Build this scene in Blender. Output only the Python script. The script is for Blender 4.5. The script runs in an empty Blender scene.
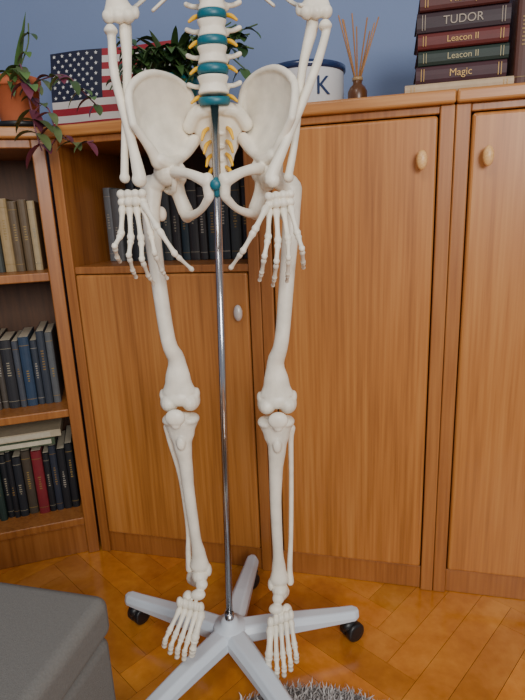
import bpy, bmesh, math, random
from mathutils import Vector, Matrix
random.seed(7)
col=bpy.context.scene.collection
def L(r,g,b):
    f=lambda c:(c/255/12.92) if c/255<=.04045 else ((c/255+.055)/1.055)**2.4
    return (f(r),f(g),f(b))
# ------------------------------------------------------------ materials
def mat(name,c,rough=.5,metal=0,bump=0,bscale=200,var=0,vscale=8,spec=.5,attr=False,coat=0,trans=0):
    m=bpy.data.materials.new(name); m.use_nodes=True
    nt=m.node_tree; N=nt.nodes; K=nt.links; b=N['Principled BSDF']
    b.inputs['Base Color'].default_value=(*c,1); b.inputs['Roughness'].default_value=rough
    b.inputs['Metallic'].default_value=metal; b.inputs['Specular IOR Level'].default_value=spec
    b.inputs['Coat Weight'].default_value=coat
    tc=N.new('ShaderNodeTexCoord'); src=None
    if attr:
        a=N.new('ShaderNodeVertexColor'); a.layer_name='Col'; src=a.outputs['Color']
    if var>0:
        n=N.new('ShaderNodeTexNoise'); n.inputs['Scale'].default_value=vscale; n.inputs['Detail'].default_value=5
        K.new(tc.outputs['Object'],n.inputs['Vector'])
        r=N.new('ShaderNodeMapRange'); r.inputs['From Min'].default_value=.3; r.inputs['From Max'].default_value=.7
        r.inputs['To Min'].default_value=1-var; r.inputs['To Max'].default_value=1+var*.4
        K.new(n.outputs['Fac'],r.inputs['Value'])
        mx=N.new('ShaderNodeMix'); mx.data_type='RGBA'; mx.blend_type='MULTIPLY'; mx.inputs['Factor'].default_value=1
        if src: K.new(src,mx.inputs['A'])
        else: mx.inputs['A'].default_value=(*c,1)
        K.new(r.outputs['Result'],mx.inputs['B']); src=mx.outputs['Result']
    if src: K.new(src,b.inputs['Base Color'])
    if bump>0:
        n=N.new('ShaderNodeTexNoise'); n.inputs['Scale'].default_value=bscale; n.inputs['Detail'].default_value=4
        K.new(tc.outputs['Object'],n.inputs['Vector'])
        bp=N.new('ShaderNodeBump'); bp.inputs['Strength'].default_value=bump; bp.inputs['Distance'].default_value=.002
        K.new(n.outputs['Fac'],bp.inputs['Height']); K.new(bp.outputs['Normal'],b.inputs['Normal'])
    return m
def wood(name,c1,c2,c3,sc=(14,14,.9),rough=.40,attr=False,coat=.08,fine=9,mixf=.5,dist=.35):
    m=bpy.data.materials.new(name); m.use_nodes=True
    nt=m.node_tree; N=nt.nodes; K=nt.links; b=N['Principled BSDF']
    tc=N.new('ShaderNodeTexCoord'); mp=N.new('ShaderNodeMapping'); mp.inputs['Scale'].default_value=sc
    K.new(tc.outputs['Object'],mp.inputs['Vector'])
    n1=N.new('ShaderNodeTexNoise'); n1.inputs['Scale'].default_value=1.0; n1.inputs['Detail'].default_value=6; n1.inputs['Roughness'].default_value=.6; n1.inputs['Distortion'].default_value=dist
    K.new(mp.outputs['Vector'],n1.inputs['Vector'])
    mp2=N.new('ShaderNodeMapping'); mp2.inputs['Scale'].default_value=tuple(s*fine for s in sc)
    K.new(tc.outputs['Object'],mp2.inputs['Vector'])
    n2=N.new('ShaderNodeTexNoise'); n2.inputs['Scale'].default_value=1.0; n2.inputs['Detail'].default_value=4
    K.new(mp2.outputs['Vector'],n2.inputs['Vector'])
    mi=N.new('ShaderNodeMix'); mi.data_type='FLOAT'; mi.inputs['Factor'].default_value=mixf
    K.new(n1.outputs['Fac'],mi.inputs['A']); K.new(n2.outputs['Fac'],mi.inputs['B'])
    r=N.new('ShaderNodeValToRGB'); e=r.color_ramp.elements
    e[0].position=.34; e[0].color=(*c1,1); e[1].position=.66; e[1].color=(*c3,1)
    k=e.new(.5); k.color=(*c2,1)
    K.new(mi.outputs['Result'],r.inputs['Fac']); out=r.outputs['Color']
    if attr:
        a=N.new('ShaderNodeVertexColor'); a.layer_name='Col'
        mx=N.new('ShaderNodeMix'); mx.data_type='RGBA'; mx.blend_type='MULTIPLY'; mx.inputs['Factor'].default_value=1
        K.new(out,mx.inputs['A']); K.new(a.outputs['Color'],mx.inputs['B']); out=mx.outputs['Result']
    K.new(out,b.inputs['Base Color']); b.inputs['Roughness'].default_value=rough; b.inputs['Coat Weight'].default_value=coat; b.inputs['Coat Roughness'].default_value=.2
    bp=N.new('ShaderNodeBump'); bp.inputs['Strength'].default_value=.06; bp.inputs['Distance'].default_value=.001
    K.new(n2.outputs['Fac'],bp.inputs['Height']); K.new(bp.outputs['Normal'],b.inputs['Normal'])
    return m
# ------------------------------------------------------------ mesh builder
class MB:
    def __init__(s): s.v=[];s.f=[];s.m=[];s.c=[]
    def add(s,verts,faces,m=0,c=(1,1,1),M=None):
        o=len(s.v)
        s.v+=[(M@Vector(x) if M else Vector(x)) for x in verts]
        for f in faces: s.f.append([i+o for i in f]); s.m.append(m); s.c.append(c)
    def box(s,lo,hi,m=0,c=(1,1,1),M=None):
        x0,y0,z0=lo;x1,y1,z1=hi
        s.add([(x0,y0,z0),(x1,y0,z0),(x1,y1,z0),(x0,y1,z0),(x0,y0,z1),(x1,y0,z1),(x1,y1,z1),(x0,y1,z1)],
              [(0,3,2,1),(4,5,6,7),(0,1,5,4),(1,2,6,5),(2,3,7,6),(3,0,4,7)],m,c,M)
    def tube(s,pts,rad,seg=10,m=0,c=(1,1,1),sub=4,ref=None,M=None,cap=True):
        P=[Vector(p) for p in pts]; Rr=[(r if isinstance(r,tuple) else (r,r)) for r in (rad if isinstance(rad,list) else [rad]*len(P))]
        Q=[];W=[]
        n=len(P)
        for i in range(n-1):
            p0=P[max(i-1,0)];p1=P[i];p2=P[i+1];p3=P[min(i+2,n-1)]
            k=sub if n>2 else 1
            for j in range(k):
                t=j/k
                q=.5*((2*p1)+(p2-p0)*t+(2*p0-5*p1+4*p2-p3)*t*t+(3*p1-p0-3*p2+p3)*t**3)
                tt=t*t*(3-2*t)
                Q.append(q);W.append(tuple(Rr[i][a]*(1-tt)+Rr[i+1][a]*tt for a in (0,1)))
        Q.append(P[-1]);W.append(Rr[-1])
        T=[(Q[min(i+1,len(Q)-1)]-Q[max(i-1,0)]).normalized() for i in range(len(Q))]
        rv=Vector(ref) if ref else (Vector((0,1,0)) if abs(T[0].y)<.9 else Vector((1,0,0)))
        def frame(t):
            b=(rv-t*rv.dot(t)); 
            if b.length<1e-4: b=t.orthogonal()
            b.normalize(); a=b.cross(t); return a,b
        seq=[]
        if cap:
            r0=min(W[0])
            seq+=[(Q[0]-T[0]*r0*f,T[0],(W[0][0]*g,W[0][1]*g)) for f,g in ((.85,.5),(.5,.86))]
        seq+=[(Q[i],T[i],W[i]) for i in range(len(Q))]
        if cap:
            r1=min(W[-1])
            seq+=[(Q[-1]+T[-1]*r1*f,T[-1],(W[-1][0]*g,W[-1][1]*g)) for f,g in ((.5,.86),(.85,.5))]
        V=[];prev=None
        for q,t,w in seq:
            if ref or prev is None: a,b=frame(t)
            else:
                b=prev-t*prev.dot(t); b.normalize(); a=b.cross(t)
            prev=b
            for k in range(seg):
                an=2*math.pi*k/seg; V.append(q+a*math.cos(an)*w[0]+b*math.sin(an)*w[1])
        Fc=[]
        for i in range(len(seq)-1):
            for k in range(seg):
                k2=(k+1)%seg; Fc.append((i*seg+k,i*seg+k2,(i+1)*seg+k2,(i+1)*seg+k))
        e0=len(V); V.append(seq[0][0]-(T[0]*min(W[0])*.15 if cap else Vector())); V.append(seq[-1][0]+(T[-1]*min(W[-1])*.15 if cap else Vector()))
        o=(len(seq)-1)*seg
        for k in range(seg):
            k2=(k+1)%seg; Fc.append((e0,k2,k)); Fc.append((e0+1,o+k,o+k2))
        s.add(V,Fc,m,c,M)
    def ell(s,cen,r,m=0,c=(1,1,1),R=None,seg=14,rings=9,M=None):
        V=[];Fc=[]; cen=Vector(cen)
        if not isinstance(r,tuple): r=(r,r,r)
        for i in range(1,rings):
            ph=math.pi*i/rings
            for k in range(seg):
                a=2*math.pi*k/seg
                p=Vector((r[0]*math.sin(ph)*math.cos(a),r[1]*math.sin(ph)*math.sin(a),r[2]*math.cos(ph)))
                V.append(cen+(R@p if R else p))
        t=Vector((0,0,r[2])); V.append(cen+(R@t if R else t)); V.append(cen-(R@t if R else t)); T=len(V)-2
        for i in range(rings-2):
            for k in range(seg):
                k2=(k+1)%seg; Fc.append((i*seg+k,(i+1)*seg+k,(i+1)*seg+k2,i*seg+k2))
        o=(rings-2)*seg
        for k in range(seg):
            k2=(k+1)%seg; Fc.append((T,k,k2)); Fc.append((T+1,o+k2,o+k))
        s.add(V,Fc,m,c,M)
    def lathe(s,prof,cen=(0,0,0),seg=32,m=0,c=(1,1,1),M=None):
        V=[];Fc=[]; cen=Vector(cen)
        for r,z in prof:
            for k in range(seg):
                a=2*math.pi*k/seg; V.append(cen+Vector((r*math.cos(a),r*math.sin(a),z)))
        for i in range(len(prof)-1):
            for k in range(seg):
                k2=(k+1)%seg; Fc.append((i*seg+k,i*seg+k2,(i+1)*seg+k2,(i+1)*seg+k))
        Fc.append([seg-1-k for k in range(seg)]); Fc.append([(len(prof)-1)*seg+k for k in range(seg)])
        s.add(V,Fc,m,c,M)
    def sheet(s,rows,th,m=0,c=(1,1,1)):
        nr=len(rows);nc=len(rows[0]); G=[[Vector(p) for p in r] for r in rows]
        A=[];B=[]
        for i in range(nr):
            for j in range(nc):
                du=G[i][min(j+1,nc-1)]-G[i][max(j-1,0)]; dv=G[min(i+1,nr-1)][j]-G[max(i-1,0)][j]
                n=du.cross(dv); n=n.normalized() if n.length>1e-9 else Vector((0,1,0))
                A.append(G[i][j]+n*th);B.append(G[i][j]-n*th)
        V=A+B;o=nr*nc;Fc=[]
        for i in range(nr-1):
            for j in range(nc-1):
                a=i*nc+j;b=a+1;d=a+nc;e=d+1
                Fc.append((a,b,e,d));Fc.append((o+a,o+d,o+e,o+b))
        for j in range(nc-1):
            Fc.append((j,o+j,o+j+1,j+1)); k=(nr-1)*nc+j; Fc.append((k,k+1,o+k+1,o+k))
        for i in range(nr-1):
            k=i*nc; Fc.append((k,k+nc,o+k+nc,o+k)); k=i*nc+nc-1; Fc.append((k,o+k,o+k+nc,k+nc))
        s.add(V,Fc,m,c)
    def obj(s,name,mats,parent=None,smooth=True,remesh=0,sm=0,bevel=0,colattr=False,recalc=False,bseg=3):
        me=bpy.data.meshes.new(name); me.from_pydata([tuple(v) for v in s.v],[],s.f)
        for mm in (mats if isinstance(mats,list) else [mats]): me.materials.append(mm)
        me.polygons.foreach_set('material_index',s.m)
        me.polygons.foreach_set('use_smooth',[smooth]*len(s.f))
        if colattr:
            at=me.color_attributes.new('Col','FLOAT_COLOR','CORNER')
            dat=[]
            for p in me.polygons:
                cc=s.c[p.index]
                for _ in range(p.loop_total): dat+=[cc[0],cc[1],cc[2],1]
            at.data.foreach_set('color',dat)
        if recalc:
            b=bmesh.new();b.from_mesh(me);bmesh.ops.recalc_face_normals(b,faces=b.faces);b.to_mesh(me);b.free()
        me.update()
        o=bpy.data.objects.new(name,me); col.objects.link(o)
        if parent: o.parent=parent
        if remesh:
            md=o.modifiers.new('r','REMESH'); md.mode='VOXEL'; md.voxel_size=remesh; md.use_smooth_shade=True
            if sm:
                md=o.modifiers.new('s','SMOOTH'); md.factor=.5; md.iterations=sm
        if bevel:
            md=o.modifiers.new('b','BEVEL'); md.width=bevel; md.segments=bseg; md.limit_method='ANGLE'; md.angle_limit=.6
            if smooth:
                try:
                    md.harden_normals=True
                except: pass
        return o
def empty(name,M=None):
    o=bpy.data.objects.new(name,None); o.empty_display_size=.05; col.objects.link(o)
    if M: o.matrix_world=M
    return o
def rotz(d,loc): return Matrix.Translation(Vector(loc))@Matrix.Rotation(math.radians(d),4,'Z')

# ------------------------------------------------------------ camera
psi=math.radians(14); th=math.radians(14.5); ro=math.radians(2.4)
R0=Vector((math.cos(psi),math.sin(psi),0)); F=Vector((-math.sin(psi)*math.cos(th),math.cos(psi)*math.cos(th),-math.sin(th))); U0=R0.cross(F)
R=R0*math.cos(ro)-U0*math.sin(ro); U=R0*math.sin(ro)+U0*math.cos(ro)
cd=bpy.data.cameras.new("camera"); cam=bpy.data.objects.new("camera",cd); col.objects.link(cam)
Mc=Matrix((R,U,-F)).transposed().to_4x4(); Mc.translation=Vector((0,-1.26,1.0)); cam.matrix_world=Mc
cd.sensor_fit='VERTICAL'; cd.sensor_height=24; cd.lens=24*520/700; cd.clip_start=.02; bpy.context.scene.camera=cam

# ------------------------------------------------------------ materials
M_door=wood('wood_door',L(146,88,36),L(176,112,52),L(192,130,66),sc=(12,12,.35))
M_frame=wood('wood_frame',L(130,76,32),L(156,96,44),L(172,112,56),sc=(14,14,.5))
M_board=wood('wood_board',L(150,94,42),L(180,118,58),L(200,140,76),sc=(.6,12,12))
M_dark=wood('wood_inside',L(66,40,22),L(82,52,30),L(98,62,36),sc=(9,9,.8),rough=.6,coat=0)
M_floor=wood('parquet',L(176,104,34),L(202,128,48),L(222,152,68),sc=(5,5,5),rough=.17,attr=True,coat=.7,mixf=.2)
M_wall=mat('wall_paint',L(122,138,172),.9,bump=.15,bscale=150,var=.05,vscale=2)
M_bone=mat('bone_plastic',L(240,231,212),.40,bump=.16,bscale=140,var=.16,vscale=30)
M_disc=mat('disc_teal',L(10,96,112),.4)
M_nerve=mat('nerve_yellow',L(232,176,30),.45)
M_chrome=mat('chrome',(.50,.50,.52),.18,1)
M_stand=mat('stand_plastic',L(204,212,220),.38,bump=.05,bscale=300)
M_black=mat('black_plastic',L(24,24,26),.4)
M_books=mat('book_covers',(1,1,1),.55,var=.12,vscale=60,attr=True)
M_plain=mat('painted',(1,1,1),.5,attr=True)
M_terra=mat('terracotta',L(184,98,58),.7,var=.12,vscale=30)
M_leaf=mat('leaf',(1,1,1),.45,attr=True,var=.15,vscale=60)
M_fabric=mat('grey_fabric',L(118,115,110),.95,bump=.6,bscale=700,var=.12,vscale=300,spec=.2)
M_rug=mat('rug_wool',(1,1,1),.95,attr=True,spec=.1)
M_knob=wood('knob_wood',L(200,150,90),L(222,172,110),L(235,190,130),sc=(30,30,30))

# ------------------------------------------------------------ floor herringbone
mb=MB(); W=.072; n=6; g=.0005
rm=Matrix.Rotation(math.radians(59),4,'Z'); 
def plank(x0,y0,x1,y1):
    c=Vector(((x0+x1)/2*W,(y0+y1)/2*W,0)); c=rm@c
    if not(-1.75<c.x-.0<1.35 and -2.9<c.y<.55): return
    k=random.uniform(.80,1.06); cc=(k*random.uniform(.98,1.02),k*random.uniform(.94,1.0),k*random.uniform(.85,1.0))
    mb.box((x0*W+g,y0*W+g,-.012),(x1*W-g,y1*W-g,0),0,cc,rm)
for k in range(-60,61):
    for m_ in range(-7,8):
        a=k+2*n*m_
        plank(a,k,a+n,k+1); plank(a,k+1,a+1,k+1+n)
mb.box((-1.8,-3.0,-.03),(1.4,.6,-.011),0,(.18,.12,.1))
mb.obj('floor',M_floor,smooth=False,colattr=True)
mb=MB(); mb.box((-1.75,.43,0),(1.4,.5,2.6)); mb.obj('wall_back',M_wall,smooth=False)
mb=MB(); mb.box((-1.8,-3.0,0),(-1.72,.5,2.6)); mb.obj('wall_left',M_wall,smooth=False)

# ------------------------------------------------------------ cabinets
H=1.24
def knob(parent,x,z,m):
    mb=MB(); mb.tube([(x,-.001,z),(x,-.014,z)],.006,12); mb.ell((x,-.022,z),(.0115,.009,.021)); mb.obj('knob',m,parent)
def closed_cab(name,x0,x1,kx,doorx):
    e=empty(name)
    mb=MB()
    mb.box((x0,0,0),(x0+.031,.40,H-.028)); mb.box((x1-.031,0,0),(x1,.40,H-.028))
    mb.box((x0+.031,.385,0),(x1-.031,.40,H-.028)); mb.box((x0+.031,.008,0),(x1-.031,.385,.068)); mb.box((x0+.031,.004,H-.045),(x1-.031,.385,H-.028))
    mb.obj('carcass',M_frame,e,bevel=.003,smooth=False)
    mb=MB(); mb.box((x0+.034,-.001,.071),(x1-.034,.019,H-.048)); mb.obj('door',M_door,e,bevel=.007,smooth=False)
    mb=MB(); mb.box((x0-.0,-.012,H-.028),(x1,.405,H)); mb.obj('top_board',M_board,e,bevel=.006,smooth=False)
    knob(e,kx,1.102,M_knob)
    return e
closed_cab('wooden_cabinet',-.3115,.1295,.063,0)
closed_cab('wooden_cabinet',.1305,.58,.197,0)
e=empty('wooden_shelf_cabinet'); x0,x1=-.862,-.3125
mb=MB()
mb.box((x0,0,0),(x0+.03,.40,H-.028)); mb.box((x1-.03,0,0),(x1,.40,H-.028))
mb.box((x0+.03,.008,0),(x1-.03,.385,.068)); mb.box((x0+.03,.004,.865),(x1-.03,.385,.885)); mb.box((x0+.03,.004,H-.045),(x1-.03,.385,H-.028))
mb.obj('carcass',M_frame,e,bevel=.003,smooth=False)
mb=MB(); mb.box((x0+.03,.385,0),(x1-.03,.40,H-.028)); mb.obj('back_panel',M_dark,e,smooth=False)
mb=MB(); mb.box((x0+.033,-.001,.071),(x1-.033,.019,.863)); mb.obj('door',M_door,e,bevel=.006,smooth=False)
mb=MB(); mb.box((x0,-.012,H-.028),(x1,.405,H)); mb.obj('top_board',M_board,e,bevel=.006,smooth=False)
knob(e,-.368,.765,mat('knob_silver',L(215,205,195),.35,.2))
# corner bookcase (angled)
BM=rotz(31,(-.867,-.002,0))
e=empty('corner_bookcase',BM); W2=.62
mb=MB()
mb.box((-.034,0,0),(0,.30,H-.028)); mb.box((-W2,0,0),(-W2+.03,.30,H-.028))
for z in (.10,.455,.850): mb.box((-W2+.03,.004,z),(-.034,.285,z+.024))
mb.box((-W2+.03,.012,0),(-.034,.285,.10)); mb.box((-W2+.03,.004,H-.05),(-.034,.285,H-.028))
mb.obj('carcass',M_frame,e,bevel=.003,smooth=False)
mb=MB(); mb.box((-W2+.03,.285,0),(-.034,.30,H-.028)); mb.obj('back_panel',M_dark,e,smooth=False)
mb=MB(); mb.box((-W2,-.012,H-.028),(.0,.305,H)); mb.obj('top_board',M_board,e,bevel=.006,smooth=False)
mb=MB(); mb.add([(-.864,-.0,H-.028),(-.864,.405,H-.028),(-1.02,.262,H-.028),(-.864,-.0,H-.001),(-.864,.405,H-.001),(-1.02,.262,H-.001)],[(0,1,2),(3,5,4),(0,3,4,1),(1,4,5,2),(2,5,3,0)])
mb.obj('trim_1',M_board,smooth=False)

# ------------------------------------------------------------ books
def book(mb,x,w,d,h,y,z,c,M=None,band=True):
    n=6; out=[]
    for i in range(n+1):
        a=math.pi*i/n; out.append((x+w/2-w/2*math.cos(a),y-.006*math.sin(a)))
    prof=out+[(x+w,y+d),(x,y+d)]
    N=len(prof); V=[(p[0],p[1],z) for p in prof]+[(p[0],p[1],z+h) for p in prof]
    Fc=[tuple(range(N-1,-1,-1)),tuple(range(N,2*N))]+[(i,(i+1)%N,N+(i+1)%N,N+i) for i in range(N)]
    mb.add(V,Fc,0,c,M)
    mb.box((x+.002,y+.004,z+.002),(x+w-.002,y+d-.004,z+h+.0006),0,L(200,188,164),M)
    if band:
        bc=random.choice([L(150,122,64),L(160,152,138),L(134,104,56),L(148,138,116)])
        def strip(za,zb,k=.62):
            V=[];m2=7
            for i in range(m2+1):
                t=.5-k/2+k*i/m2; a=math.acos(1-2*t); V.append((x+w*t,y-.006*math.sin(a)-.0007))
            VV=[(p[0],p[1],za) for p in V]+[(p[0],p[1],zb) for p in V]
            mb.add(VV,[(i,i+1,m2+2+i,m2+1+i) for i in range(m2)],0,bc,M)
        s=random.random()
        if s<.7: strip(z+h*.88,z+h*.887,.9); strip(z+h*.10,z+h*.107,.9)
        if w>.016:
            a=random.uniform(.35,.5); zz=z+h*a
            for q in range(random.randint(4,8)):
                strip(zz,zz+h*.016,random.uniform(.15,.35)); zz+=h*.036
def row(mb,x0,x1,z,y,pal,hr,wr,M=None,dr=(.13,.17)):
    x=x0
    while x<x1:
        w=random.uniform(*wr)
        if x+w>x1: break
        book(mb,x,w-.0008,random.uniform(*dr),random.uniform(*hr),y+random.uniform(0,.012),z,random.choice(pal),M); x+=w
pa=[L(160,134,92),L(144,120,82),L(166,146,110),L(120,96,64),L(74,58,42),L(54,58,52),L(94,76,52)]
pb=[L(34,62,104),L(68,72,80),L(88,90,92),L(50,56,66),L(76,68,60),L(36,36,40),L(110,102,86),L(40,60,84)]
pc=[L(30,34,40),L(38,42,46),L(44,62,66),L(26,28,32),L(60,64,62),L(40,46,58),L(34,54,48),L(70,60,48)]
mb=MB(); row(mb,-.58,-.05,.8745,.10,pa,(.17,.20),(.018,.03)); mb.obj('books',M_books,None,smooth=False,colattr=True).matrix_world=BM
mb=MB(); row(mb,-.58,-.045,.4795,.08,pb,(.19,.23),(.018,.032)); mb.obj('books',M_books,None,smooth=False,colattr=True).matrix_world=BM
mb=MB(); row(mb,-.58,-.165,.1245,.08,pc,(.19,.225),(.016,.03))
book(mb,-.165,.030,.15,.21,.08,.1245,L(120,30,38)); row(mb,-.134,-.04,.1245,.08,pc,(.19,.225),(.016,.026))
for i,(c,zz) in enumerate(((L(70,84,60),.3515),(L(190,176,146),.376))):
    mb.box((-.33,.07,zz),(-.09+.02*i,.21,zz+.022),0,c); mb.box((-.328,.0695,zz+.004),(-.10,.072,zz+.018),0,L(205,195,170))
mb.obj('books',M_books,None,smooth=False,colattr=True).matrix_world=BM
pd=[L(34,44,52),L(24,28,36),L(44,52,58),L(40,36,36),L(30,46,54),L(56,60,60)]
mb=MB(); row(mb,-.815,-.735,.886,.16,[L(120,118,116),L(104,106,110),L(90,90,92)],(.20,.215),(.02,.03))
row(mb,-.735,-.36,.886,.15,pd,(.19,.23),(.02,.035)); mb.obj('books',M_books,None,smooth=False,colattr=True)
# top stack
e=empty('stacked_books')
def flat(name,x0,x1,z0,z1,c,text=None,tc=L(190,150,80),y=.045,d=.15,yaw=0):
    Mx=rotz(yaw,((x0+x1)/2,y,0)); w=x1-x0
    mb=MB(); nn=6; pr=[]
    for i in range(nn+1):
        a=math.pi*i/nn; pr.append((-.007*math.sin(a),z0+(z1-z0)*(1-math.cos(a))/2))
    pr+=[(d,z1),(d,z1-.002),(.0,z1-.002),(.0,z0+.002),(d,z0+.002),(d,z0)]
    N=len(pr); V=[(-w/2,p[0],p[1]) for p in pr]+[(w/2,p[0],p[1]) for p in pr]
    Fc=[(i,N+i,N+(i+1)%N,(i+1)%N) for i in range(N)]+[tuple(range(N)),tuple(range(2*N-1,N-1,-1))]
    mb.add(V,Fc,0,c,Mx)
    mb.box((-w/2+.004,.001,z0+.002),(w/2-.004,d-.004,z1-.002),0,L(216,204,180),Mx)
    for fx in (-.44,-.41,.41,.44):
        mb.box((fx*w-.0007,-.0078,z0+.006),(fx*w+.0007,-.004,z1-.006),0,tc,Mx)
    mb.obj(name,M_books,e,smooth=False,colattr=True,recalc=True)
    if text:
        cu=bpy.data.curves.new(name+'_title','FONT'); cu.body=text; cu.size=(z1-z0)*.56; cu.align_x='CENTER'; cu.align_y='CENTER'; cu.extrude=.0002
        o=bpy.data.objects.new(name+'_title',cu); col.objects.link(o); o.parent=e
        o.matrix_world=Mx@Matrix.Translation((0,-.0082,(z0+z1)/2))@Matrix.Rotation(math.pi/2,4,'X'); cu.materials.append(mat(name+'_ink',tc,.5))
flat('book_1',.025,.245,1.2405,1.262,L(186,160,128),y=.03)
flat('book_2',.048,.232,1.2625,1.299,L(58,18,28),'Magic')
flat('book_3',.052,.235,1.2995,1.331,L(26,42,34),'Leacon II',L(160,150,110),y=.05)
flat('book_4',.050,.232,1.3315,1.363,L(92,26,22),'Leacon II')
flat('book_5',.047,.234,1.3635,1.405,L(44,22,30),'TUDOR',L(150,136,120),y=.05)
flat('book_6',.052,.230,1.4055,1.440,L(80,32,28),'History')
mb=MB(); book(mb,.247,.030,.16,.205,.05,1.2405,L(78,38,26)); book(mb,.278,.026,.16,.21,.05,1.2405,L(44,26,30)); book(mb,.305,.034,.16,.20,.05,1.2405,L(60,34,28)); book(mb,.34,.03,.16,.2,.05,1.2405,L(40,44,60))
mb.obj('books',M_books,None,smooth=False,colattr=True)

# ------------------------------------------------------------ flag, pot, diffuser
mb=MB(); fw=.40; fh=.265; nx,nz=72,39
FM=rotz(3,(-1.02,.27,H+.001))@Matrix.Translation((fw/2,0,0))@Matrix.Rotation(math.radians(-8),4,'X')@Matrix.Translation((-fw/2,0,0))
def fy(x,z): return .004*math.sin(x*22+z*9)+.003*math.sin(z*30)
def P(i,k): 
    x=fw*i/nx; z=fh*k/nz; return (x,fy(x,z),z)
for i in range(nx):
    for k in range(nz):
        s=k//3; 
        c=L(150,28,40) if s%2==0 else L(206,198,190)
        if i<nx*.42 and k>=nz-21: c=L(26,28,50)
        mb.add([P(i,k),P(i+1,k),P(i+1,k+1),P(i,k+1)],[(0,1,2,3)],0,c,FM)
mb.box((0,.009,0),(fw,.02,fh),0,L(120,80,50),FM)
for rr in range(9):
    for cc in range(6 if rr%2==0 else 5):
        cx=fw*.42*((cc+.5+(.5 if rr%2 else 0))/6); cz=fh-fh*21/39*((rr+.7)/9.4)
        V=[(cx+(.0062 if q%2==0 else .0026)*math.sin(q*math.pi/5),fy(cx,cz)-.0012,cz+(.0062 if q%2==0 else .0026)*math.cos(q*math.pi/5)) for q in range(10)]
        mb.add(V,[tuple(range(9,-1,-1))],0,L(215,212,205),FM)
mb.obj('american_flag',M_plain,None,smooth=False,colattr=True)

mb=MB(); tc=(-.215,.16,H+.001); rr=.096
mb.lathe([(rr*.92,0),(rr,.006),(rr,.090),(rr*1.015,.092)],tc,48,0,L(222,224,226)); 
mb.lathe([(rr*1.015,.090),(rr*1.05,.094),(rr*1.05,.104),(rr*1.0,.106),(rr*.97,.100),(rr*.96,.02),(.001,.02)],tc,48,0,L(24,44,84))
mb.obj('enamel_pot',mat('enamel',(1,1,1),.25,attr=True,coat=.5),None,colattr=True,recalc=True)
po=bpy.data.objects['enamel_pot']
cu=bpy.data.curves.new('lettering','FONT'); cu.body='K'; cu.size=.058; cu.align_x='CENTER'; cu.align_y='CENTER'; cu.extrude=.001; cu.materials.append(mat('letter_blue',L(24,44,84),.4))
o=bpy.data.objects.new('lettering',cu); col.objects.link(o); o.parent=po
o.matrix_world=Matrix.Translation(tc)@Matrix.Rotation(math.radians(34),4,'Z')@Matrix.Translation((0,-rr-.0012,.048))@Matrix.Rotation(math.pi/2,4,'X')

mb=MB(); dc=(-.083,.12,H+.001)
mb.lathe([(.020,0),(.023,.004),(.023,.036),(.018,.046),(.011,.052),(.011,.064),(.0115,.066)],dc,24,0,L(90,54,26))
mb.lathe([(.0125,.060),(.0125,.067),(.009,.067)],dc,20,0,L(160,130,90))
for i in range(9):
    a=2*math.pi*i/9+.3; t=.032+.02*random.random()
    b=Vector(dc)+Vector((math.cos(a)*.005,math.sin(a)*.005,.06)); tp=Vector(dc)+Vector((math.cos(a)*t,math.sin(a)*t,.170+.035*random.random()))
    mb.tube([b,tp],.0016,6,0,L(166,116,66))
mb.obj('reed_diffuser',mat('diffuser',(1,1,1),.3,attr=True),None,colattr=True)

# ------------------------------------------------------------ plants
def leaf(mb,base,d,ln,w,droop,c,m=1,seg=7,fold=.25):
    base=Vector(base); d=Vector(d).normalized(); side=d.cross(Vector((0,0,1)))
    if side.length<.05: side=Vector((1,0,0))
    side.normalize(); p=base.copy(); V=[]
    for i in range(seg+1):
        t=i/seg; ww=w*(math.sin(math.pi*min(1,t*.93+.07)))**.7*(1-.25*t)
        up=side.cross(d)
        V+= [p-side*ww+up*ww*fold,p.copy(),p+side*ww+up*ww*fold]
        p=p+d*ln/seg; d=(d+Vector((0,0,-droop/seg))).normalized()
    Fc=[]
    for i in range(seg):
        a=i*3; Fc+=[(a,a+1,a+4,a+3),(a+1,a+2,a+5,a+4)]
    mb.add(V,Fc,m,c)
def greens(): 
    k=random.uniform(.55,1.0); return tuple(v*k for v in random.choice([L(74,106,56),L(92,124,66),L(60,92,52),L(104,130,84)]))
def pot(mb,c,r,h,m=0,colr=(1,1,1)):
    mb.lathe([(r*.72,0),(r*.76,.004),(r*.95,h*.8),(r*1.0,h*.8),(r*1.06,h*.82),(r*1.06,h),(r*.98,h),(r*.93,h*.86)],c,32,m,colr)
    mb.lathe([(r*.93,h*.85),(r*.9,h*.87),(.002,h*.88)],c,32,2,L(50,36,26))
c0=Vector((-.955,.035,H+.001))
mb=MB(); mb.lathe([(.055,0),(.066,.004),(.07,.016),(.066,.016),(.06,.006),(.002,.006)],c0,32,3); pot(mb,c0+Vector((0,0,.007)),.060,.118)
top=c0+Vector((0,0,.114))
def trail(mb,pts,cs,n,ls,stemc=L(120,70,80),wf=.26):
    mb.tube(pts,.0018,6,1,stemc)
    P_=[Vector(p) for p in pts]
    for i in range(n):
        t=(i+.5)/n*(len(P_)-1); k=min(int(t),len(P_)-2); q=P_[k].lerp(P_[k+1],t-k)
        for s in (-1,1):
            leaf(mb,q,(s*random.uniform(.4,1),-random.uniform(.1,.8),random.uniform(-.7,.3)),ls*random.uniform(.7,1.25),ls*wf,1.4,random.choice(cs))
pur=[L(112,52,70),L(96,44,58),L(86,100,56),L(134,70,84),L(78,92,50),L(98,110,66)]
grn=[L(78,108,54),L(94,124,62),L(70,92,48),L(108,120,72)]
for i in range(7):
    a=random.uniform(0,2*math.pi); el=random.uniform(.3,1.2)
    leaf(mb,top+Vector((math.cos(a)*.02,math.sin(a)*.02,-.01)),(math.cos(a),math.sin(a)*.8,el),random.uniform(.06,.10),random.uniform(.008,.012),random.uniform(1.4,3),greens())
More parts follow.
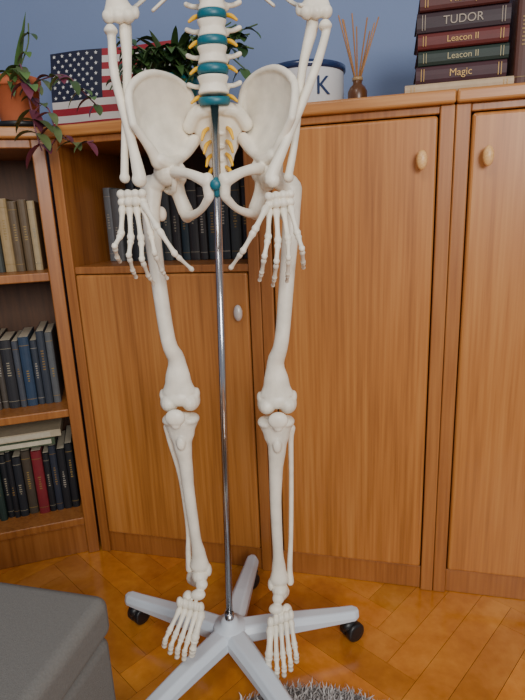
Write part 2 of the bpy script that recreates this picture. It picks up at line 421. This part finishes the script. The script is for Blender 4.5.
leaf(mb,top,(.42,-.1,1),.14,.010,.2,L(80,112,60)); leaf(mb,top+Vector((.01,0,0)),(.30,0,1),.17,.009,.1,L(90,120,64))
trail(mb,[top,top+Vector((.03,0,.05)),top+Vector((.055,0,.09)),top+Vector((.07,-.01,.13))],grn,3,.045,L(90,110,60))
trail(mb,[top+Vector((-.01,-.02,0)),top+Vector((.02,-.05,.02)),top+Vector((.07,-.06,.01)),top+Vector((.10,-.07,-.04))],grn,5,.055,L(90,110,60))
trail(mb,[top+Vector((.02,-.01,0)),top+Vector((.06,-.05,.03)),(-.850,-.06,H+.03),(-.836,-.075,H-.02),(-.830,-.07,H-.065)],pur,7,.060)
trail(mb,[top+Vector((.03,0,0)),(-.86,-.03,H+.06),(-.81,-.05,H+.03),(-.79,-.06,H-.02),(-.755,-.05,H-.05),(-.70,-.05,H-.05)],pur,8,.045)
trail(mb,[top+Vector((.03,.02,0)),(-.86,.03,H+.12),(-.80,.03,H+.12),(-.75,.03,H+.07),(-.72,.03,H+.04)],grn+pur[:2],8,.05)
mb.obj('potted_trailing_plant',[M_terra,M_leaf,mat('soil',L(50,36,26),.95),M_black],None,colattr=True)
c1=Vector((-.575,.19,H+.001)); mb=MB(); pot(mb,c1,.064,.125)
top=c1+Vector((0,0,.12))
for i in range(60):
    a=random.uniform(0,2*math.pi); el=random.uniform(.1,1.5)
    leaf(mb,top+Vector((math.cos(a)*.04,math.sin(a)*.03,random.uniform(-.01,.08))),(math.cos(a),math.sin(a)*.6-.1,el),random.uniform(.05,.13),random.uniform(.010,.018),random.uniform(.6,2.6),greens())
for i in range(26):
    q=top+Vector((random.uniform(-.03,.03),-.03,0))
    tx=random.uniform(-.14,.26); 
    trail(mb,[q,q+Vector((tx*.5,-.03,.06)),q+Vector((tx,-.05,random.uniform(-.04,.12)))],[greens() for _ in range(4)],4,.045,L(80,100,60),.34)
mb.obj('potted_ivy',[mat('teal_glaze',L(24,150,160),.25,coat=.4),M_leaf,bpy.data.materials['soil']],None,colattr=True)

# ------------------------------------------------------------ ottoman
mb=MB(); mb.box((-1.20,-1.24,.03),(-.434,-.630,.345)); e=mb.obj('grey_ottoman',M_fabric,bevel=.018,bseg=4)
mb=MB(); mb.box((-1.205,-1.245,.347),(-.429,-.626,.42)); mb.obj('seat_cushion',M_fabric,e,bevel=.02,bseg=4)
mb=MB()
for x in (-1.15,-.49):
    for y in (-1.19,-.68): mb.lathe([(.018,0),(.022,.031)],(x,y,0),16)
mb.obj('feet',M_black,e)

# ------------------------------------------------------------ rug
mb=MB(); rc=Vector((-.095,-.655,0)); rr=.30
mb.lathe([(rr,0),(rr,.004),(.001,.005)],rc,64,0,L(110,106,104))
for i in range(15000):
    a=random.uniform(0,2*math.pi); q=math.sqrt(random.random())*rr*1.0
    b=rc+Vector((q*math.cos(a),q*math.sin(a),.004)); 
    d=Vector((random.gauss(0,.5),random.gauss(0,.5),1)).normalized()*random.uniform(.012,.024)
    s=d.orthogonal().normalized(); s=Matrix.Rotation(random.uniform(0,6.3),3,d)@s; w=.0014
    k=random.uniform(.6,1.2); cc=tuple(v*k for v in L(200,194,190))
    mid=b+d*.6+Vector((0,0,-.001))
    mb.add([b-s*w,b+s*w,mid+s*w*.9,mid-s*w*.9,b+d+s*.004],[(0,1,2,3),(3,2,4)],0,cc)
mb.obj('shaggy_rug',M_rug,None,smooth=False,colattr=True)

# ------------------------------------------------------------ stand
st=empty('skeleton_stand',rotz(14,(-.337,-.3243,0)))
ANG=((11,.285),(80,.262),(152,.285),(230,.285),(302,.28))
mb=MB()
for ang,Rl in ANG:
    Mx=Matrix.Rotation(math.radians(ang),4,'Z'); secs=[]
    for t,w,zt,zb in ((.02,.026,.104,.066),(.12,.023,.100,.064),(Rl-.02,.019,.086,.060),(Rl+.012,.018,.084,.060),(Rl+.024,.009,.081,.062)):
        secs.append([(t,-w,zb),(t,w,zb),(t,w,zt-.014),(t,w*.62,zt),(t,-w*.62,zt),(t,-w,zt-.014)])
    V=[p for s_ in secs for p in s_]; Fc=[]
    for i in range(len(secs)-1):
        for k in range(6): Fc.append((i*6+k,i*6+(k+1)%6,(i+1)*6+(k+1)%6,(i+1)*6+k))
    Fc.append((5,4,3,2,1,0)); o_=(len(secs)-1)*6; Fc.append(tuple(o_+k for k in range(6)))
    mb.add(V,Fc,0,(1,1,1),Mx)
mb.obj('legs',M_stand,st,smooth=False,bevel=.004,recalc=True)
mb=MB(); mb.lathe([(.034,.060),(.038,.065),(.038,.100),(.034,.106),(.020,.108),(.018,.118),(.011,.120)],(0,0,0),32); mb.obj('hub',M_stand,st,recalc=True)
mb=MB()
for ang,Rl in ANG:
    Mx=Matrix.Rotation(math.radians(ang),4,'Z')@Matrix.Translation((Rl,0,0))@Matrix.Rotation(math.radians(ang*1.7),4,'Z')
    mb.lathe([(.006,.04),(.006,.064)],(0,0,0),12,0,(1,1,1),Mx)
    for sy in (-.012,.012):
        W_=Mx@Matrix.Translation((.01,sy,.0235))@Matrix.Rotation(math.pi/2,4,'X')
        mb.lathe([(.012,-.008),(.021,-.008),(.0235,-.005),(.0235,.005),(.021,.008),(.012,.008)],(0,0,0),24,0,(1,1,1),W_)
    mb.ell((.003,0,.038),(.022,.014,.016),0,(1,1,1),None,14,9,Mx)
mb.obj('casters',M_black,st,recalc=True)
mb=MB(); mb.tube([(0,0,.10),(.035,.005,1.205)],.0074,20,cap=False); mb.tube([(0,0,.10),(.0006,0,.135)],.0102,20,cap=False)
mb.obj('pole',M_chrome,st)

# ------------------------------------------------------------ skeleton
sk=empty('human_skeleton_model',rotz(14,(-.326,-.3164,0)))
cx=.023
def fin(mb,name,vox=.0021,sm=3): return mb.obj(name,M_bone,sk,remesh=vox,sm=sm)
def femur(name,hd,tro,p1,p2,p3,kn,s):
    mb=MB(); mb.ell(hd,.0235); mb.tube([hd,tro],[.014,.018],12)
    mb.ell(tro,(.017,.019,.024)); mb.ell(Vector(tro)+Vector((s*-.012,.012,-.045)),(.010,.010,.014))
    kn=Vector(kn)
    mb.tube([Vector(tro)+Vector((0,0,.0)),p1,p2,p3,kn+Vector((0,.0,.085)),kn+Vector((0,0,.045)),kn+Vector((0,0,.018))],[.020,.0160,.0142,.0140,(.0165,.015),(.025,.018),(.034,.020)],16,ref=(0,1,0))
    for d in (-1,1): mb.ell(kn+Vector((d*.0205,.006,-.002)),(.0190,.031,.020)); 
    mb.ell(kn+Vector((0,-.010,.008)),(.026,.013,.016)); mb.ell(kn+Vector((-.033,.005,.012)),(.007,.012,.012)); mb.ell(kn+Vector((.033,.005,.012)),(.007,.012,.012))
    fin(mb,name)
femur('femur_right',(-.067,-.03,1.080),(-.100,-.012,1.055),(-.104,-.02,1.00),(-.0985,-.032,.90),(-.089,-.038,.78),(-.078,-.03,.655),-1)
femur('femur_left',(.113,-.03,1.070),(.152,-.012,1.045),(.150,-.02,.99),(.139,-.032,.89),(.125,-.038,.77),(.1125,-.03,.641),1)
def leg(name,kn,mid,ank,s,fo):
    kn=Vector(kn);mid=Vector(mid);ank=Vector(ank)
    mb=MB()
    for d in (-1,1): mb.ell(kn+Vector((d*.018,.002,0)),(.0195,.024,.011))
    mb.tube([kn+Vector((0,0,-.006)),kn+Vector((0,-.002,-.028)),kn+Vector((0,-.003,-.055)),kn.lerp(mid,.6),mid,mid.lerp(ank,.6),ank+Vector((0,0,.03)),ank],[(.034,.022),(.026,.020),(.0185,.018),.0140,.0120,.0112,(.0150,.0125),(.021,.017)],16,ref=(0,1,0))
    mb.ell(kn+Vector((0,-.022,-.042)),(.009,.007,.015)); mb.ell(ank+Vector((-s*.018,0,-.012)),(.0075,.011,.015))
    fin(mb,name+'_tibia')
    mb=MB()
    a=kn+Vector((s*.031,.018,-.022)); b=ank+Vector((s*.024,.012,-.016))
    mb.tube([a,a+Vector((-s*.002,0,-.03)),a.lerp(b,.35)+Vector((-s*fo,.006,0)),a.lerp(b,.7)+Vector((-s*fo,.004,0)),b+Vector((0,0,.04)),b],[.0085,.0058,.0052,.0052,.0062,(.0085,.011)],12)
    fin(mb,name+'_fibula',.0018,2)
    mb=MB(); c=kn+Vector((s*.003,-.042,.020)); mb.ell(c,(.0195,.010,.017)); mb.ell(c+Vector((0,.001,-.014)),(.010,.007,.010)); fin(mb,name+'_patella',.0016,2)
leg('leg_right',(-.0795,-.03,.616),(-.0745,-.035,.457),(-.066,-.028,.279),-1,.009)
leg('leg_left',(.109,-.03,.602),(.102,-.035,.42),(.1035,-.028,.236),1,-.001)
def bone(mb,a,b,r,fl=1.5,seg=10):
    a=Vector(a);b=Vector(b)
    mb.tube([a,a.lerp(b,.1),a.lerp(b,.28),a.lerp(b,.55),a.lerp(b,.82),a.lerp(b,.93),b],[r*fl*.9,r*fl,r*1.05,r*.92,r*1.05,r*fl*.95,r*fl*.85],seg,sub=2)
def foot(name,ank,heel,q,tips,s):
    ank=Vector(ank);heel=Vector(heel);q=Vector(q)
    mb=MB()
    mb.ell(ank+Vector((0,-.004,-.020)),(.018,.022,.015)); mb.ell(ank+Vector((-s*.004,-.020,-.032)),(.013,.012,.012))
    mb.tube([ank+Vector((s*.002,.0,-.034)),heel.lerp(ank,.4)+Vector((0,0,-.02)),heel],[.015,.014,.017],12)
    mb.ell(heel,(.016,.014,.018)); mid=ank.lerp(q,.62)
    mb.ell(mid+Vector((-s*.009,-.003,.000)),(.016,.012,.011)); mb.ell(mid+Vector((s*.014,.004,-.012)),(.012,.012,.016))
    wdir=(Vector(tips[4])-Vector(tips[0])); wdir.y*=.3; wdir.normalize()
    B=[q+wdir*(k-2)*.0116 for k in range(5)]
    for k in range(5): mb.ell(B[k]+Vector((0,.006,.012)),(.0072,.010,.012))
    fin(mb,name+'_tarsals',.0015,1)
    mb=MB()
    for k in range(5):
        T=Vector(tips[k]); b=B[k]
        kk=b.lerp(T,.52)+Vector((0,-.018,.010))
        r=.0068 if k==0 else .0048
        bone(mb,b+Vector((0,0,.0)),kk,r,1.42)
        rest=T-kk
        if k==0:
            m_=kk+rest*.55+Vector((0,-.006,.002))
            bone(mb,kk.lerp(m_,.2),m_,.0066,1.3); bone(mb,m_.lerp(T,.28),T,.0066,1.2)
        else:
            z1=kk+rest*.40+Vector((s*.001,-.016,.006)); z2=kk+rest*.70+Vector((0,-.013,-.001))
            bone(mb,kk.lerp(z1,.16),z1,.0046,1.4,8); bone(mb,z1.lerp(z2,.3),z2,.0050,1.2,8); bone(mb,z2.lerp(T,.3),T,.0046,1.15,8)
    mb.obj(name+'_toes',M_bone,sk)
foot('foot_right',(-.066,-.028,.279),(-.090,.022,.211),(-.086,-.074,.202),[(-.086,-.100,.118),(-.104,-.100,.108),(-.119,-.098,.112),(-.133,-.095,.122),(-.145,-.09,.136)],-1)
foot('foot_left',(.1035,-.028,.236),(.110,.022,.164),(.1025,-.074,.158),[(.070,-.100,.062),(.089,-.100,.050),(.105,-.098,.052),(.120,-.095,.064),(.133,-.09,.082)],1)
def arm(name,sh,el,wr,s,ox):
    sh=Vector(sh);el=Vector(el);wr=Vector(wr)
    mb=MB(); mb.ell(sh,.024); mb.tube([sh,sh.lerp(el,.15),sh.lerp(el,.5),sh.lerp(el,.82),el+Vector((0,0,.012))],[.021,.0135,.0115,.012,(.026,.010)],14,ref=(0,1,0))
    for d in (-1,0,1): mb.ell(el+Vector((d*.016,-.004,.006)),(.011,.011,.011))
    mb.ell(el+Vector((-s*.028,0,.012)),(.006,.007,.010))
    fin(mb,name+'_humerus')
    up=el+Vector((-s*.006,.012,0)); 
    mb=MB(); w=Vector((ox*.5,0,0))
    mb.tube([up+Vector((0,.006,.018)),up+Vector((0,-.002,-.012)),up.lerp(wr,.3)+Vector((0,0,0)),(up+Vector((0,0,0))).lerp(wr+w,.7),wr+w+Vector((0,.004,.012))],[(.010,.011),(.0105,.012),.0074,.0062,.0070],12); mb.ell(wr+w+Vector((0,.004,.010)),.009)
    fin(mb,name+'_ulna',.0017,2)
    rp=el+Vector((s*.014,-.008,-.016)); mb=MB()
    mb.tube([rp,rp+Vector((0,0,-.014)),rp.lerp(wr,.3)+Vector((s*.003,-.004,0)),rp.lerp(wr-w,.7)+Vector((0,-.006,0)),wr-w+Vector((0,-.004,.015)),wr-w+Vector((0,-.004,.006))],[.0105,.0068,.0074,.0078,.011,.013],12)
    mb.ell(rp,(.0115,.0115,.007)); fin(mb,name+'_radius',.0017,2)
arm('arm_right',(-.155,0,1.62),(-.124,-.03,1.318),(-.1175,-.08,1.060),-1,-.026)
arm('arm_left',(.225,0,1.62),(.199,-.03,1.312),(.130,-.08,1.050),1,.028)
def hand(name,c,kn,tips,bow):
    c=Vector(c); mb=MB(); rnd=random.Random(3)
    wd=(Vector(kn[3])-Vector(kn[0])).normalized()
    for r_ in range(2):
        for k in range(4):
            mb.ell(c+wd*(k-1.5)*.0120+Vector((0,rnd.uniform(-.003,.003),.009-.013*r_)),(.0076,.0085,.0078))
    fin(mb,name+'_carpals',.0013,1)
    mb=MB()
    for k in range(4):
        K_=Vector(kn[k]); T=Vector(tips[k]); b=c+wd*(k-1.5)*.0120+Vector((0,0,-.013))
        bone(mb,b,K_,.0042,1.6); rest=T-K_
        bw=bow*(1+.25*(k%2)); f1,f2=.44,.76
        z1=K_+rest*f1+Vector((0,-bw,.003)); z2=K_+rest*f2+Vector((0,-bw*.55,-.002))
        bone(mb,K_.lerp(z1,.14),z1,.0038,1.5); bone(mb,z1.lerp(z2,.2),z2,.0034,1.45,8); bone(mb,z2.lerp(T,.24),T,.0029,1.4,8)
    t0,t1,t2,t3=[Vector(p) for p in kn[4]]
    bone(mb,t0,t1,.0046,1.5); bone(mb,t1.lerp(t2,.12),t2,.0040,1.5); bone(mb,t2.lerp(t3,.16),t3,.0032,1.5)
    mb.obj(name+'_digits',M_bone,sk)
hand('hand_right',(-.118,-.092,1.034),[(-.087,-.118,.978),(-.103,-.122,.970),(-.120,-.120,.972),(-.137,-.114,.979),
  [(-.098,-.100,1.026),(-.074,-.128,.988),(-.048,-.130,.944),(-.026,-.105,.916)]],[(-.074,-.078,.900),(-.098,-.080,.892),(-.128,-.078,.904),(-.154,-.075,.932)],.030)
hand('hand_left',(.127,-.092,1.022),[(.105,-.118,.964),(.121,-.122,.957),(.138,-.120,.960),(.154,-.114,.968),
  [(.104,-.100,1.012),(.084,-.128,.978),(.062,-.128,.944),(.040,-.105,.916)]],[(.088,-.080,.890),(.111,-.082,.880),(.136,-.080,.886),(.166,-.075,.908)],.030)
# pelvis
def rs(pts,n):
    P_=[Vector(p) for p in pts]; out=[]
    for i in range(n):
        t=i/(n-1)*(len(P_)-1); k=min(int(t),len(P_)-2); f=t-k
        p0=P_[max(k-1,0)];p1=P_[k];p2=P_[k+1];p3=P_[min(k+2,len(P_)-1)]
        out.append(.5*((2*p1)+(p2-p0)*f+(2*p0-5*p1+4*p2-p3)*f*f+(3*p1-p0-3*p2+p3)*f**3))
    return out
mb=MB()
for s in (-1,1):
    X=lambda x,y,z:(cx+s*x,y,z)
    bot=[X(.046,.044,1.140),X(.056,.024,1.122),X(.068,-.002,1.105),X(.082,-.036,1.094),X(.096,-.054,1.098)]
    top_=[X(.042,.060,1.198),X(.052,.050,1.228),X(.078,.022,1.245),X(.112,-.020,1.240),X(.136,-.060,1.206),X(.128,-.088,1.150)]
    b=rs(bot,14); t=rs(top_,14); rows=[]
    for k in range(7):
        f=k/6; rows.append([b[i].lerp(t[i],f)+Vector((s*.010,.020,0))*math.sin(math.pi*f) for i in range(14)])
    mb.sheet(rows,.0028)
    mb.tube(top_,[.006,.0065,.0055,.0065,.007,.007],10); mb.tube(bot,[.012,.011,.009,.012,.012],10)
    mb.tube([top_[-1],X(.118,-.076,1.132),X(.108,-.064,1.114),X(.100,-.052,1.094)],[.007,.007,.009,.012],10)
    C_=Vector(X(.094,-.022,1.072)); ax=Vector((s*.75,-.55,-.3)).normalized(); o1=ax.orthogonal().normalized(); o2=ax.cross(o1)
    ring=[C_+(o1*math.cos(a)+o2*math.sin(a))*.0265 for a in [2*math.pi*i/16 for i in range(17)]]
    mb.tube(ring,.0055,8,sub=1); mb.ell(C_-ax*.018,(.024,.020,.026))
    mb.tube([C_-ax*.012,X(.072,-.050,1.078),X(.045,-.075,1.072),X(.016,-.090,1.058)],[.014,.010,.0085,.011],10)
    mb.tube([X(.014,-.090,1.062),X(.013,-.088,1.036)],[.0105,.0095],10)
    mb.tube([X(.014,-.088,1.032),X(.030,-.068,1.014),X(.050,-.042,1.005),X(.060,-.020,1.006)],[.008,.0065,.008,.012],10)
    mb.tube([C_-ax*.014,X(.074,-.008,1.040),X(.064,-.012,1.012)],[.018,.013,.014],12)
    mb.ell(X(.062,-.014,1.008),(.013,.016,.016))
fin(mb,'hip_bones',.0019,2)
mb=MB()
mb.tube([(cx,.032,1.190),(cx,.042,1.165),(cx,.054,1.135),(cx,.056,1.105),(cx,.046,1.078),(cx,.032,1.060)],[(.040,.013),(.048,.013),(.038,.010),(.026,.008),(.012,.006),(.004,.004)],24,ref=(0,1,0))
for s in (-1,1):
    mb.tube([(cx+s*.014,.022,1.188),(cx+s*.036,.028,1.184),(cx+s*.052,.040,1.164)],[.012,.013,.013],12)
    for k in range(4): mb.ell((cx+s*(.019-.0025*k),.034+.006*k,1.158-.022*k),(.004,.004,.003))
for k in range(5): mb.ell((cx,.032+.0055*min(k,3)-(.004 if k==4 else 0),1.172-.023*k),(.015-.002*k,.006,.0035))
mb.ell((cx,.020,1.188),(.026,.018,.010)); fin(mb,'sacrum',.0018,1)
mb=MB(); mb.tube([(cx,-.090,1.060),(cx,-.090,1.036)],[(.005,.009),(.005,.008)],12); mb.ell((cx-.001,-.101,1.052),(.009,.004,.009)); mb.obj('pubic_disc',M_disc,sk)
# spine
vz=[1.224,1.270,1.310,1.348,1.385,1.419,1.452,1.484,1.515,1.545]; mb=MB(); md=MB(); mn=MB()
for i,z in enumerate(vz):
    x=.0215+.006*i/3 if i<4 else .0275; y=.004-.010*min(i,3)/3+.004*max(0,i-3)
    k=1-.04*i; h=.0150*(1-.03*i)
    pr=[(.0,-h),(.024*k,-h),(.0275*k,-h+.002),(.0265*k,-h+.005),(.0225*k,0),(.0265*k,h-.005),(.0275*k,h-.002),(.024*k,h),(.0,h)]
    Mx=Matrix.Translation((x,y,z))@Matrix.Diagonal((1,.78,1,1)); mb.lathe(pr,(0,0,0),24,0,(1,1,1),Mx)
    mb.tube([(x,y+.022,z+.002),(x,y+.045,z-.004),(x,y+.068,z-.010)],[(.008,.010),(.004,.011),(.004,.010)],10,ref=(0,0,1))
    for s in (-1,1):
        mb.tube([(x+s*.014,y+.016,z+.004),(x+s*.020,y+.030,z+.002)],[.007,.008],8)
        ln=.046 if i<4 else .032
        mb.tube([(x+s*.016,y+.026,z+.004),(x+s*(ln-.012),y+.030,z+.005),(x+s*ln,y+.030,z+.009)],[.005,.0042,.0045],8)
        mb.tube([(x+s*.014,y+.034,z+.018),(x+s*.015,y+.036,z-.018)],[.006,.006],8)
        mn.tube([(x+s*.016,y+.014,z-.014),(x+s*.030,y+.008,z-.018),(x+s*.040,y+.000,z-.027)],[.0032,.0038,.0024],8)
    zl=(vz[i-1]+z)/2 if i else 1.2000; yl=y if i else .010
    Mx=Matrix.Translation((x-(.001 if i else 0),yl,zl))@Matrix.Diagonal((1,.80,1,1)); hh=.0068 if i<5 else .004
    if i==0: Mx=Mx@Matrix.Rotation(.12,4,'X')
    md.lathe([(.0,-hh),(.026*k,-hh),(.0283*k,-hh*.4),(.0283*k,hh*.4),(.026*k,hh),(.0,hh)],(0,0,0),24,0,(1,1,1),Mx)
for s in (-1,1):
    for k in range(4): mn.tube([(cx+s*(.018-.0025*k),.030+.006*k,1.158-.022*k),(cx+s*(.024-.002*k),.014+.006*k,1.150-.022*k),(cx+s*(.028-.002*k),.008+.006*k,1.136-.022*k)],[.0034,.0038,.0024],8)
fin(mb,'vertebrae',.0016,1); md.obj('intervertebral_discs',M_disc,sk,recalc=True); mn.obj('spinal_nerves',M_nerve,sk)
# ribs
mb=MB()
for s in (-1,1):
    c_=.0275
    R_=[(1.405,.105,.03,1.352,None),(1.438,.135,.0,1.345,None),(1.470,.145,-.02,1.39,(.06,-.12,1.40)),(1.502,.148,-.02,1.42,(.05,-.13,1.43)),(1.532,.145,-.02,1.45,(.035,-.13,1.46))]
    for j,(z0,w,y1,z1,fr) in enumerate(R_):
        y0=.030
        if fr is None:
            pts=[(c_+s*.022,y0,z0),(c_+s*.05,y0+.022,z0+.002),(c_+s*w*.72,y0+.018,(z0+z1)/2+.004),(c_+s*w,y1-.0,z1),(c_+s*(w+.012),y1-.04,z1-.018)]
            if j==0: pts=pts[:-1]
        else: pts=[(c_+s*.022,y0,z0),(c_+s*.06,y0+.035,z0),(c_+s*w*.85,y0+.02,(z0*.6+z1*.4)),(c_+s*w,y1-.02,z1),(c_+s*w*.8,-.09,z1-.012),(c_+s*fr[0],fr[1],fr[2])]
        mb.tube(pts,[(.0055,.0045)]+[(.0065,.0032)]*(len(pts)-2)+[(.005,.003)],10,sub=6,ref=(0,0,1))
fin(mb,'ribs',.0017,1)

# ------------------------------------------------------------ lights
w=bpy.data.worlds.new('world'); bpy.context.scene.world=w; w.use_nodes=True
w.node_tree.nodes['Background'].inputs['Color'].default_value=(.86,.91,1,1); w.node_tree.nodes['Background'].inputs['Strength'].default_value=.38
def area(name,loc,tgt,sx,sy,p,c):
    l=bpy.data.lights.new(name,'AREA'); l.shape='RECTANGLE'; l.size=sx; l.size_y=sy; l.energy=p; l.color=c
    o=bpy.data.objects.new(name,l); col.objects.link(o); o.location=loc
    o.rotation_euler=(Vector(tgt)-Vector(loc)).to_track_quat('-Z','Y').to_euler(); return o
area('window_daylight',(1.3,-3.2,1.9),(-.1,0,.8),1.3,1.3,86,(1,.98,.95))
area('overhead_area',(-.4,-1.5,2.5),(-.2,-.3,.6),.6,.6,12,(1,.95,.88))  # small warm area light overhead, out of view, aimed down towards the skeleton
